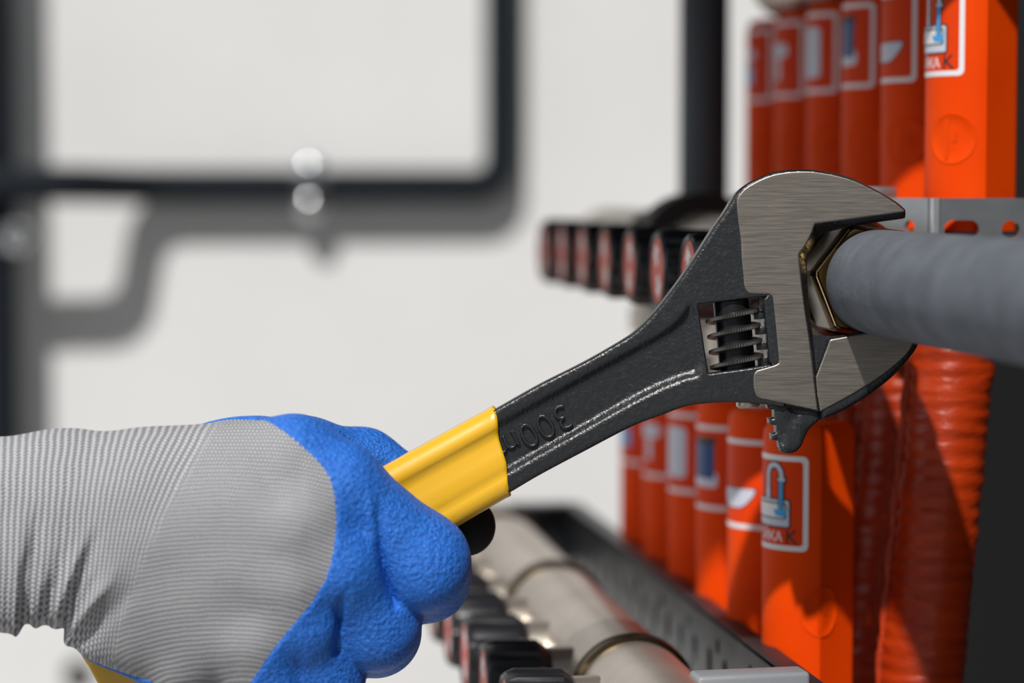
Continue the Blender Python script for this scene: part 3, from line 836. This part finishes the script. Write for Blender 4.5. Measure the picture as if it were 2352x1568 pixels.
# movable jaw with rack
jaw_out = densify(smooth_poly([(1880, 905, 1), (1874, 862, 1), (1906, 774, 1), (1967, 764), (2088, 738, 1), (2112, 758), (2110, 792), (2084, 830), (2050, 866), (2010, 898), (1970, 925), (1925, 949), (1888, 963, 1), (1884, 940)], True, 5), 5)
jaw_face = densify(smooth_poly([(1882, 940, 1), (1876, 900), (1873, 866, 1), (1906, 779, 1), (1968, 768), (2080, 746, 1), (2098, 764), (2097, 790), (2078, 818), (2032, 857), (1980, 892), (1930, 921), (1884, 945, 1)], True, 5), 4)
jaw = empty('movable_jaw', (0, 0, 0)); jaw.parent = wrench
v2, tri, sd = fill(jaw_out, [], 8, offsets=(.3*PXMM, .9*PXMM, 1.7*PXMM))
d = np.maximum(0, sd(v2)) / PXMM; q = np.clip(1 - d / 1.8, 0, 1)
hf = 7.1 - 1.8 * (1 - np.sqrt(np.maximum(0, 1 - q*q)))
slab(v2, tri, hf, -hf, lambda x, y, z: wl(x, y, z)).build('jaw_casting', M['cast'], jaw, sharp=50)
face_plate('jaw_face', jaw_face, 5.0, 7.55, jaw)
# triangular web behind the gap between strip and jaw
web = densify([(1862, 768), (1925, 772), (1912, 800), (1884, 900), (1876, 900)], 8)
v2, tri, sd = fill(web, [], 10)
slab(v2, tri, np.full(len(v2), 4.0), np.full(len(v2), -5.0), lambda x, y, z: wl(x, y, z)).build('jaw_web', M['cast'], jaw, sharp=40)
rack = densify([(1764, 900), (1764, 930), (1766, 939), (1780, 941), (1781, 959), (1768, 961), (1770, 974), (1784, 977), (1785, 994), (1774, 996), (1775, 1011), (1790, 1013), (1793, 1030), (1796, 1038), (1804, 1041), (1812, 1042), (1824, 1041), (1833, 1037), (1843, 1025), (1852, 1003), (1860, 988), (1868, 979), (1888, 962), (1884, 900)], 4)
v2, tri, sd = fill(rack, [], 7, offsets=(.25*PXMM, .7*PXMM))
d = np.maximum(0, sd(v2)) / PXMM; q = np.clip(1 - d / .9, 0, 1)
hf = 4.6 - .9 * (1 - np.sqrt(np.maximum(0, 1 - q*q))) - .5 * np.sin(v2[:, 0] * .09) * np.cos(v2[:, 1] * .06)
hf = np.minimum(hf, 4.9)
slab(v2, tri, hf, -np.abs(hf), lambda x, y, z: wl(x, y, z)).build('rack', M['cast'], jaw, sharp=45)
# rack teeth seen through the window beside the worm
for k in range(4):
    yy = 716 + 35.4 * k; xx = 1735 + k * 3.0
    b = MB(); b.add([wl(xx, yy, -4), wl(xx + 34, yy - 4, -4), wl(xx + 36, yy + 15, -4), wl(xx + 2, yy + 17, -4), wl(xx, yy, 1.5), wl(xx + 34, yy - 4, 1.5), wl(xx + 36, yy + 15, 1.5), wl(xx + 2, yy + 17, 1.5)],
                   [(0,1,2,3), (7,6,5,4), (4,5,1,0), (5,6,2,1), (6,7,3,2), (7,4,0,3)]); b.build('rack_tooth', M['cast'], jaw, bevel=.0003)

# worm screw
wa = Vector(wl(1684, 688, -.6)); wb = Vector(wl(1699, 852, -.6)); ax = (wb - wa); LWm = ax.length; ax.normalize()
e1 = ax.cross(Vector((0, 0, 1))).normalized(); e2 = ax.cross(e1)
pitch = LWm / 4.62; HAND = 1
b = MB(); b.lathe([(0, .0056), (.0004, .0060), (LWm - .0004, .0060), (LWm, .0056)], wa, ax, 64)
worm = b.build('worm_screw', M['worm'], wrench)
b = MB(); vs = []; fs = []; turns = 4.3; na = 130; nn = int(turns * na)
for i in range(nn + 1):
    a = 2 * math.pi * i / na; t = .0012 + pitch * i / na + .0009
    kn = .00016 if i % 2 else -.00016
    for (dr, dt) in ((.0055, -.00105), (.0082, -.00075), (.0088 + kn, -.00050), (.0088 + kn, .00050), (.0082, .00075), (.0055, .00105)):
        vs.append(wa + ax * (t + dt) + (e1 * math.cos(a + 1.0) + e2 * math.sin(a + 1.0) * HAND) * dr)
for i in range(nn):
    for k in range(5): fs.append((i*6+k, i*6+k+1, i*6+k+7, i*6+k+6))
fs += [tuple(range(6)), tuple(nn*6 + k for k in range(6))]
b.add(vs, fs); b.build('thread', M['thread'], worm, sharp=28)
b = MB(); b.tube([wa - ax * .004, wb + ax * .004], .0022, 16); b.build('worm_pin', M['worm'], wrench)
b = MB(); b.lathe([(0, .004), (.0012, .004), (.002, .003), (.002, .0012), (.0012, 0)], wl(1722, 924, 1.5), (0.05, -1, 0.1), 20); b.build('pin_end', M['nickel'], wrench)

# raised lettering, reading upside down along the handle
cu = bpy.data.curves.new('t', 'FONT'); cu.body = '300mm'; cu.size = .0121; cu.extrude = .0008; cu.bevel_depth = .00040; cu.bevel_resolution = 3; cu.resolution_u = 6; cu.space_character = 1.02; cu.offset = -.00042
to = bpy.data.objects.new('t', cu); COL.objects.link(to)
me = bpy.data.meshes.new_from_object(to.evaluated_get(bpy.context.evaluated_depsgraph_get()))
bpy.data.objects.remove(to); bpy.data.curves.remove(cu)
ang = math.atan2(-.53, -1.0)           # text runs from upper right to lower left: local direction (-1, -.53)
Mt = Matrix.Translation(Vector(wl(1297, 924, 4.6))) @ Matrix.Rotation(ang, 4, 'Z')
me.transform(Mt); me.materials.clear()
s_w = (WD - .007) / FPX
for v in me.vertices:      # the last letter dives under the sleeve
    qx_, qy_ = v.co.x / s_w + CX, CY - v.co.y / s_w
    vq = ((qx_ - 1153) * .492 + (qy_ - 1036) * .870) / 100
    if (qx_ - 1153) * .870 - (qy_ - 1036) * .492 < -32 * vq - 3: v.co.z = min(v.co.z, .0030)
link('lettering', me, M['cast'], wrench, sharp=45)

# yellow sleeve
ux, uy = .870, -.492            # axis toward the jaws (px)
nx_, ny_ = .492, .870           # across, downward
sx, sy = 1153.0, 1036.0
def sleeve_ring(s_px, hw, ht, scale=1.0, dz=0):
    pts = []
    for k in range(64):
        a = 2 * math.pi * k / 64; n = 3.5
        c_, s_ = math.cos(a), math.sin(a)
        v = math.copysign(abs(c_) ** (2/n), c_); z = math.copysign(abs(s_) ** (2/n), s_)
        skew = -32 * v * max(0, 1 - s_px / 500)
        g = .34 * math.exp(-((v + .34) / .15) ** 2) + .16 * math.exp(-((v - .46) / .16) ** 2) + .24 * math.exp(-((v - .05) / .15) ** 2)
        zz = z * ht * (1 - g * (1 if abs(z) > .6 else 0) * (1 - .5 * min(1, s_px / 700)))
        wav = 3.0 * math.sin(v * 6.0) * max(0, 1 - s_px / 60)
        x = sx - ux * s_px + nx_ * v * hw * scale + ux * (skew + wav); y = sy - uy * s_px + ny_ * v * hw * scale + uy * (skew + wav)
        pts.append(wl(x, y, zz * scale))
    return pts
b = MB(); rings = []
Ls = 1072
rings.append(sleeve_ring(14, 92, 6.2)); rings.append(sleeve_ring(1, 94, 6.5)); rings.append(sleeve_ring(-2, 97.5, 7.2)); rings.append(sleeve_ring(-1, 100, 7.7)); rings.append(sleeve_ring(4, 101.5, 8.0)); rings.append(sleeve_ring(14, 101, 7.9))
for s in np.linspace(40, Ls - 60, 40):
    rings.append(sleeve_ring(s, 100.5 + 18 * (s / Ls) + 4 * sstep(850, 1000, s), 7.85 + .5 * s / Ls))
for s, f in ((Ls - 30, 1.0), (Ls - 12, .985), (Ls - 4, .95), (Ls, .88), (Ls, .5)):
    rings.append(sleeve_ring(s, 122, 8.4, f))
n = 64; vs = [p for r_ in rings for p in r_]; fs = []
for i in range(len(rings) - 1):
    for k in range(n): fs.append((i*n+k, i*n+(k+1) % n, (i+1)*n+(k+1) % n, (i+1)*n+k))
fs.append(tuple((len(rings)-1)*n + k for k in range(n)))
b.add(vs, fs); b.build('grip_sleeve', M['yellow'], wrench, sharp=60)
# steel core inside the sleeve
b = MB(); cr = [sleeve_ring(s, 80, 4.5) for s in np.linspace(20, Ls - 60, 12)]
vs = [p for r_ in cr for p in r_]; fs = []
for i in range(len(cr) - 1):
    for k in range(n): fs.append((i*n+k, i*n+(k+1) % n, (i+1)*n+(k+1) % n, (i+1)*n+k))
fs.append(tuple(reversed(range(n)))); fs.append(tuple((len(cr)-1)*n + k for k in range(n)))
b.add(vs, fs); b.build('handle_core', M['cast'], wrench, sharp=60)

# ------------------------------------------------------------------ gloved hand
def hl(px, py, z):
    """pixel at height z mm above the wrench plane -> hand-local mm"""
    s = (WD * 1000 - z) / FPX
    return np.array(((px - CX) * s, (CY - py) * s, z))
VOX = 0.95
lo = hl(-330, 1720, 0) + np.array((0, 0, -42)); hi = hl(1200, 900, 0) + np.array((0, 0, 66))
nx3 = np.ceil((hi - lo) / VOX).astype(int)
gx = (lo[0] + VOX * np.arange(nx3[0])).astype(np.float32); gy = (lo[1] + VOX * np.arange(nx3[1])).astype(np.float32); gz = (lo[2] + VOX * np.arange(nx3[2])).astype(np.float32)
GX, GY, GZ = np.meshgrid(gx, gy, gz, indexing='ij')
def cone(a, b, zsc=1.0):
    (ax_, ay_, az_, ra), (bx_, by_, bz_, rb) = a, b
    p = hl(ax_, ay_, az_); q = hl(bx_, by_, bz_); d = q - p; L2 = (d * d).sum()
    t = np.clip(((GX - p[0]) * d[0] + (GY - p[1]) * d[1] + (GZ - p[2]) * d[2]) / L2, 0, 1).astype(np.float32)
    dx = GX - (p[0] + t * d[0]); dy = GY - (p[1] + t * d[1]); dz = (GZ - (p[2] + t * d[2])) * zsc
    return np.sqrt(dx*dx + dy*dy + dz*dz) - (ra + t * (rb - ra))
def smin(a, b, k):
    h = np.clip(.5 + .5 * (b - a) / k, 0, 1); return b + (a - b) * h - k * h * (1 - h)
def chain(pts, k=4.0, zsc=1.0):
    f = None
    for a, b in zip(pts[:-1], pts[1:]):
        c = cone(a, b, zsc); f = c if f is None else smin(f, c, k)
    return f
# palm and wrist
palm = cone((-330, 1152, 27, 21.5), (150, 1158, 27, 21.8))
palm = smin(palm, cone((-330, 1285, 27, 21.5), (60, 1284, 27, 21.5)), 8)
palm = smin(palm, cone((150, 1158, 27, 21.8), (320, 1140, 29, 20.5)), 9)
palm = smin(palm, cone((60, 1284, 27, 21.5), (250, 1300, 27, 23)), 9)
palm = smin(palm, cone((335, 1136, 29, 19.5), (668, 1075, 33, 16.6)), 8)
palm = smin(palm, cone((300, 1190, 31, 20), (690, 1190, 40, 15.5)), 8)
palm = smin(palm, cone((280, 1260, 30, 20), (668, 1318, 38, 15.5)), 8)
palm = smin(palm, cone((260, 1320, 28, 20), (590, 1450, 33, 15.5)), 8)
palm = smin(palm, cone((240, 1385, 24, 14), (430, 1490, 24, 17)), 10)
palm = smin(palm, cone((135, 1462, 30, 2.2), (300, 1440, 28, 12)), 8)
palm = smin(palm, cone((340, 1120, 18, 16), (600, 1068, 14, 15)), 9)
# thumb behind the handle
thumb = chain([(560, 1075, 12, 14.5), (700, 1052, -6, 12.5), (835, 1068, -19.5, 11.2), (960, 1135, -19.5, 10.2), (1070, 1208, -19, 9.6)], 5)
index = chain([(672, 1082, 34, 15.5), (770, 1120, 35, 13.6), (965, 1290, 24, 14.4), (975, 1322, 8, 13.6), (930, 1330, -18, 11.5), (850, 1250, -21, 9.5)], 6)
middle = chain([(690, 1195, 40, 15.0), (770, 1290, 37, 13.4), (858, 1430, 22, 13.6), (862, 1450, 6, 13.2), (820, 1430, -19, 11.5), (740, 1340, -21, 9.5)], 6)
ring = chain([(660, 1322, 38, 14.6), (690, 1410, 34, 13.0), (735, 1545, 20, 13.0), (735, 1560, 4, 12.6), (690, 1530, -19, 11), (600, 1420, -21, 9.2)], 6)
pinky = chain([(585, 1455, 33, 13.8), (605, 1540, 30, 12), (628, 1650, 16, 11.6), (620, 1660, 2, 11), (570, 1620, -18, 10), (490, 1510, -20, 8.5)], 6)
f = smin(palm, thumb, 7)
fing = index
for g_ in (middle, ring, pinky): fing = smin(fing, g_, 2.2)
f = smin(f, fing, 4.5)
del palm, index, middle, ring, pinky, fing
# folds in the knit, measured in the wrench plane projected toward the camera
sc_ = FPX / (WD * 1000 - GZ)
QX = (GX * sc_ + CX).astype(np.float32); QY = (CY - GY * sc_).astype(np.float32); del sc_
def fold(path, w_mm, depth, f):
    global QX, QY
    pp = [(p[0], p[1]) for p in path]
    best = np.full(QX.shape, 1e9, np.float32); tt = np.zeros_like(best)
    tot = sum(math.dist(a, b_) for a, b_ in zip(pp[:-1], pp[1:])); acc = 0
    x0, x1 = min(p[0] for p in pp) - 90, max(p[0] for p in pp) + 90
    for a, b_ in zip(pp[:-1], pp[1:]):
        dx, dy = b_[0]-a[0], b_[1]-a[1]; L = dx*dx + dy*dy
        t = np.clip(((QX-a[0])*dx + (QY-a[1])*dy) / L, 0, 1); dd = np.hypot(QX-a[0]-t*dx, QY-a[1]-t*dy)
        mk = dd < best; best = np.where(mk, dd, best); tt = np.where(mk, (acc + t*math.sqrt(L)) / tot, tt); acc += math.sqrt(L)
    prof = np.exp(-(best / (w_mm * 7.1)) ** 2) * sstep(0, .55, tt)
    return f + depth * prof * sstep(12, 24, GZ)
f = fold([(95, 1130), (80, 1220), (65, 1330), (62, 1420), (66, 1470)], 2.4, 3.6, f)
f = fold([(100, 1260), (115, 1340), (96, 1420), (96, 1480)], 1.7, 2.6, f)
f = fold([(150, 1230), (130, 1320), (112, 1400), (112, 1480)], 1.6, 2.4, f)
f = fold([(228, 1195), (192, 1300), (163, 1380), (128, 1470)], 2.2, 5.0, f)
f = fold([(235, 1250), (215, 1330), (170, 1420), (140, 1462)], 1.5, 2.4, f)
f = fold([(330, 1310), (285, 1370), (215, 1440), (165, 1490)], 3.2, 1.6, f)
f = fold([(75, 1200), (40, 1300), (36, 1420), (38, 1470)], 1.2, -1.2, f)
f = fold([(215, 1190), (180, 1280), (148, 1370), (135, 1440)], 1.3, -1.8, f)
f = fold([(280, 1270), (250, 1340), (190, 1410), (140, 1455)], 1.6, -1.5, f)
# soft shapes on the back of the hand and the coated fingers
f = fold([(560, 1010), (610, 1090), (640, 1150)], 2.6, 1.1, f)
f = fold([(862, 1120), (868, 1180), (880, 1300), (905, 1390)], 1.5, 2.0, f)
f = fold([(845, 1110), (850, 1170), (858, 1240)], 1.4, -1.1, f)
f = fold([(800, 1330), (780, 1400), (771, 1494)], 1.4, 1.8, f)
f = f - .35 * np.sin(QX * .021 + QY * .008) * np.sin(QY * .024) * (QX < 700)
del QX, QY
# the glove presses round the handle: hollow where the sleeve passes
c0_ = hl(sx, sy, 7); dl = np.array((-ux, uy)); nl = np.array((nx_, -ny_))
ta_ = (GX - c0_[0]) * dl[0] + (GY - c0_[1]) * dl[1]; va_ = (GX - c0_[0]) * nl[0] + (GY - c0_[1]) * nl[1]
hw_ = (101.5 + 22 * np.clip(ta_ * PXMM / 1072, 0, 1)) / PXMM + .45
bx_ = np.maximum(np.abs(va_) - hw_, np.abs(GZ) - 9.0); bx_ = np.maximum(bx_, ta_ - 1078 / PXMM)
f = -smin(-f, bx_, 1.2)
del ta_, va_, hw_, bx_

def surface_nets(f, lo, h):
    s = f < 0
    nx, ny, nz = f.shape
    c = np.zeros((nx-1, ny-1, nz-1), np.uint8)
    for dx in (0, 1):
        for dy in (0, 1):
            for dz in (0, 1): c += s[dx:nx-1+dx, dy:ny-1+dy, dz:nz-1+dz]
    act = np.argwhere((c > 0) & (c < 8)); ids = -np.ones(c.shape, np.int64)
    ids[act[:, 0], act[:, 1], act[:, 2]] = np.arange(len(act))
    pos = np.zeros((len(act), 3)); cnt = np.zeros(len(act))
    corners = [(a, b, c_) for a in (0, 1) for b in (0, 1) for c_ in (0, 1)]
    for i, p in enumerate(corners):
        for q in corners[i+1:]:
            if sum(abs(a-b) for a, b in zip(p, q)) != 1: continue
            fp = f[act[:, 0]+p[0], act[:, 1]+p[1], act[:, 2]+p[2]]; fq = f[act[:, 0]+q[0], act[:, 1]+q[1], act[:, 2]+q[2]]
            m = (fp < 0) != (fq < 0); t = np.where(m, fp / (fp - fq + 1e-12), 0)
            pt = np.array(p) + t[:, None] * (np.array(q) - np.array(p)); pos[m] += pt[m]; cnt[m] += 1
    pos = (act + pos / cnt[:, None]) * h + lo
    quads = []
    for ax_ in range(3):
        sl0 = [slice(None)]*3; sl1 = [slice(None)]*3; sl0[ax_] = slice(0, -1); sl1[ax_] = slice(1, None)
        a = s[tuple(sl0)]; b_ = s[tuple(sl1)]; e = np.argwhere(a != b_)
        o1, o2 = [(1, 2), (2, 0), (0, 1)][ax_]
        ok = (e[:, o1] > 0) & (e[:, o2] > 0) & (e[:, o1] < f.shape[o1]-1) & (e[:, o2] < f.shape[o2]-1)
        e = e[ok]; flip = ~a[e[:, 0], e[:, 1], e[:, 2]]
        def g(d1, d2):
            k = e.copy(); k[:, o1] -= d1; k[:, o2] -= d2; return ids[k[:, 0], k[:, 1], k[:, 2]]
        q = np.stack([g(1, 1), g(0, 1), g(0, 0), g(1, 0)], 1); q[flip] = q[flip][:, ::-1]; quads.append(q)
    return pos, np.concatenate(quads)
f[0] = np.maximum(f[0], .5)
pos, quads = surface_nets(f, lo, VOX)
del GX, GY, GZ, f
ed = np.concatenate([quads[:, [0, 1]], quads[:, [1, 2]], quads[:, [2, 3]], quads[:, [3, 0]]])
def lap(p, w):
    acc = np.zeros_like(p); cnt = np.zeros(len(p))
    for k in range(3): acc[:, k] = np.bincount(ed[:, 0], p[ed[:, 1], k], len(p)) + np.bincount(ed[:, 1], p[ed[:, 0], k], len(p))
    cnt = np.bincount(ed[:, 0], minlength=len(p)) + np.bincount(ed[:, 1], minlength=len(p))
    return p + w * (acc / cnt[:, None] - p)
for _ in range(5): pos = lap(pos, .6); pos = lap(pos, -.58)
# vertex normals
n1 = np.cross(pos[quads[:, 2]] - pos[quads[:, 0]], pos[quads[:, 3]] - pos[quads[:, 1]])
vn = np.zeros_like(pos)
for k in range(4):
    for c_ in range(3): vn[:, c_] += np.bincount(quads[:, k], n1[:, c_], len(pos))
vn /= np.linalg.norm(vn, axis=1)[:, None] + 1e-12
# which side: knit (positive) or coated (negative), in mm
sc_ = FPX / (WD * 1000 - pos[:, 2]); qx = pos[:, 0] * sc_ + CX; qy = CY - pos[:, 1] * sc_
grey = smooth_poly([(-900, 600), (420, 600), (520, 900), (545, 952), (600, 962), (645, 985), (700, 1030), (740, 1070), (762, 1110), (772, 1170), (769, 1240), (755, 1310), (725, 1370), (680, 1425), (640, 1475), (605, 1525), (570, 1575), (520, 1680), (300, 1900), (-900, 1900)], True, 4)
gf = sdf(np.stack([qx, qy], 1), grey) / 7.1
gf += .25 * np.sin(qx * .35 + qy * .31) * (np.abs(gf) < 2)
gb = (180 - qx) / 7.1
zmid = 2.0 + 25.0 * sstep(1120, 1480, qy) * (1 - sstep(340, 480, qx))
g_side = np.minimum(gf, gb + 3.0 * (pos[:, 2] - zmid))
# knit coordinates (mm)
rib_w = 1 - sstep(345, 385, qx + (qy - 1200) * .55 * sstep(100, 380, qx))
tilt = .10 * sstep(-100, 150, qx) + .42 * sstep(150, 420, qx)
ku = (qx + (qy - 1010) * tilt) / 7.1
kvc = np.arctan2(pos[:, 2] - 27, pos[:, 1] - hl(0, 1220, 27)[1]) * 30.0
ka = np.radians(24.0)
ccx, ccy = 500.0, 2300.0; bv = -np.hypot(qx - ccx, qy - ccy) / 7.1; bu = np.arctan2(qx - ccx, ccy - qy) * 1100 / 7.1
knit = np.stack([ku, (qy - qx * .05) / 7.1 + .35 * pos[:, 2], rib_w, bu, bv + .25 * pos[:, 2], 0 * qx], 1)
# thumb tip
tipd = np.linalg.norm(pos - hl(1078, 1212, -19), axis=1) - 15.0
tri = np.concatenate([quads[:, [0, 1, 2]], quads[:, [0, 2, 3]]])
def clip(tri, pos, attrs, val, keep_pos):
    """part of the mesh where val>0 (or <0) with cut triangles"""
    sgn = 1 if keep_pos else -1; v = val * sgn
    ins = v[tri] > 0; n_in = ins.sum(1)
    out = [tri[n_in == 3]]; newp = []; newa = []; cache = {}; base = len(pos)
    def cut(i, j):
        k = (min(i, j), max(i, j))
        if k not in cache:
            t = v[i] / (v[i] - v[j]); cache[k] = base + len(newp)
            newp.append(pos[i] + t * (pos[j] - pos[i])); newa.append(attrs[i] + t * (attrs[j] - attrs[i]))
        return cache[k]
    res = []
    for t, m in zip(tri[(n_in == 1) | (n_in == 2)], ins[(n_in == 1) | (n_in == 2)]):
        c_ = m.sum()
        k = int(np.argmax(m)) if c_ == 1 else int(np.argmin(m))
        a, b_, d_ = t[k], t[(k+1) % 3], t[(k+2) % 3]
        ab, ad = cut(a, b_), cut(a, d_)
        if c_ == 1: res.append((a, ab, ad))
        else: res += [(ab, b_, d_), (ab, d_, ad)]
    if res: out.append(np.array(res))
    T = np.concatenate(out); PP = np.concatenate([pos, np.array(newp)]) if newp else pos; AA = np.concatenate([attrs, np.array(newa)]) if newp else attrs
    u, inv = np.unique(T, return_inverse=True)
    return PP[u], AA[u], inv.reshape(T.shape)
HO = Vector(hl(-200, 1220, 27) / 1000)
person = empty('person', W0 + R3 @ HO, 'person\'s gloved right hand gripping the yellow wrench handle, grey knit cuff', 'person', rot=cam.rotation_euler)
def glove_part(name, p, t, m, knit_attr=None):
    me = bpy.data.meshes.new(name)
    me.from_pydata([tuple(Vector(q / 1000) - HO) for q in p], [], [tuple(int(i) for i in r_) for r_ in t])
    if knit_attr is not None:
        for nm, cs in (('knit', slice(0, 3)), ('knit_back', slice(3, 6))):
            at = me.attributes.new(nm, 'FLOAT_VECTOR', 'POINT'); at.data.foreach_set('vector', np.ascontiguousarray(knit_attr[:, cs]).astype(np.float32).ravel())
    return link(name, me, m, person, sharp=180)
attrs = np.concatenate([knit, vn, g_side[:, None], tipd[:, None]], 1)
kp, kaa, kt = clip(tri, pos, attrs, g_side, True)
glove_part('knit_glove', kp, kt, M['knit'], kaa[:, :6])['label'] = 'grey ribbed knit of the glove'
cp, ca, ct = clip(tri, pos, attrs, g_side, False)
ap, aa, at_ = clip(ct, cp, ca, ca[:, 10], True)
off = .55 * sstep(0, .9, -aa[:, 9])[:, None] * aa[:, 6:9]
glove_part('rubber_coating', ap + off, at_, M['coat'])['label'] = 'blue crinkled rubber coating over the fingers'
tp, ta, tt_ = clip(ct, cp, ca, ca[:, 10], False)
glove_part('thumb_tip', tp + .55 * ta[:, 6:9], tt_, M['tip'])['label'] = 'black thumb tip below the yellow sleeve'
# work-jacket sleeve that the cuff disappears into, beyond the left edge of the view
b = MB(); vs = []; fs = []; n = 48
rr_ = [(-292, .90), (-300, 1.10), (-330, 1.13), (-420, 1.16), (-560, 1.20), (-800, 1.28), (-1100, 1.38), (-1400, 1.45), (-1400, .5)]
for px_, k_ in rr_:
    c_ = hl(px_, 1219, 27) / 1000
    for i in range(n):
        a = 2 * math.pi * i / n
        vs.append(Vector((c_[0], c_[1] + .0325 * k_ * math.copysign(abs(math.cos(a)) ** .85, math.cos(a)), c_[2] + .0225 * k_ * math.sin(a))) - HO)
for j in range(len(rr_) - 1):
    for i in range(n): fs.append((j*n+i, j*n+(i+1) % n, (j+1)*n+(i+1) % n, (j+1)*n+i))
fs.append(tuple((len(rr_)-1)*n + i for i in range(n)))
b.add(vs, fs); b.build('jacket_sleeve', M['sleeve'], person, sharp=60)
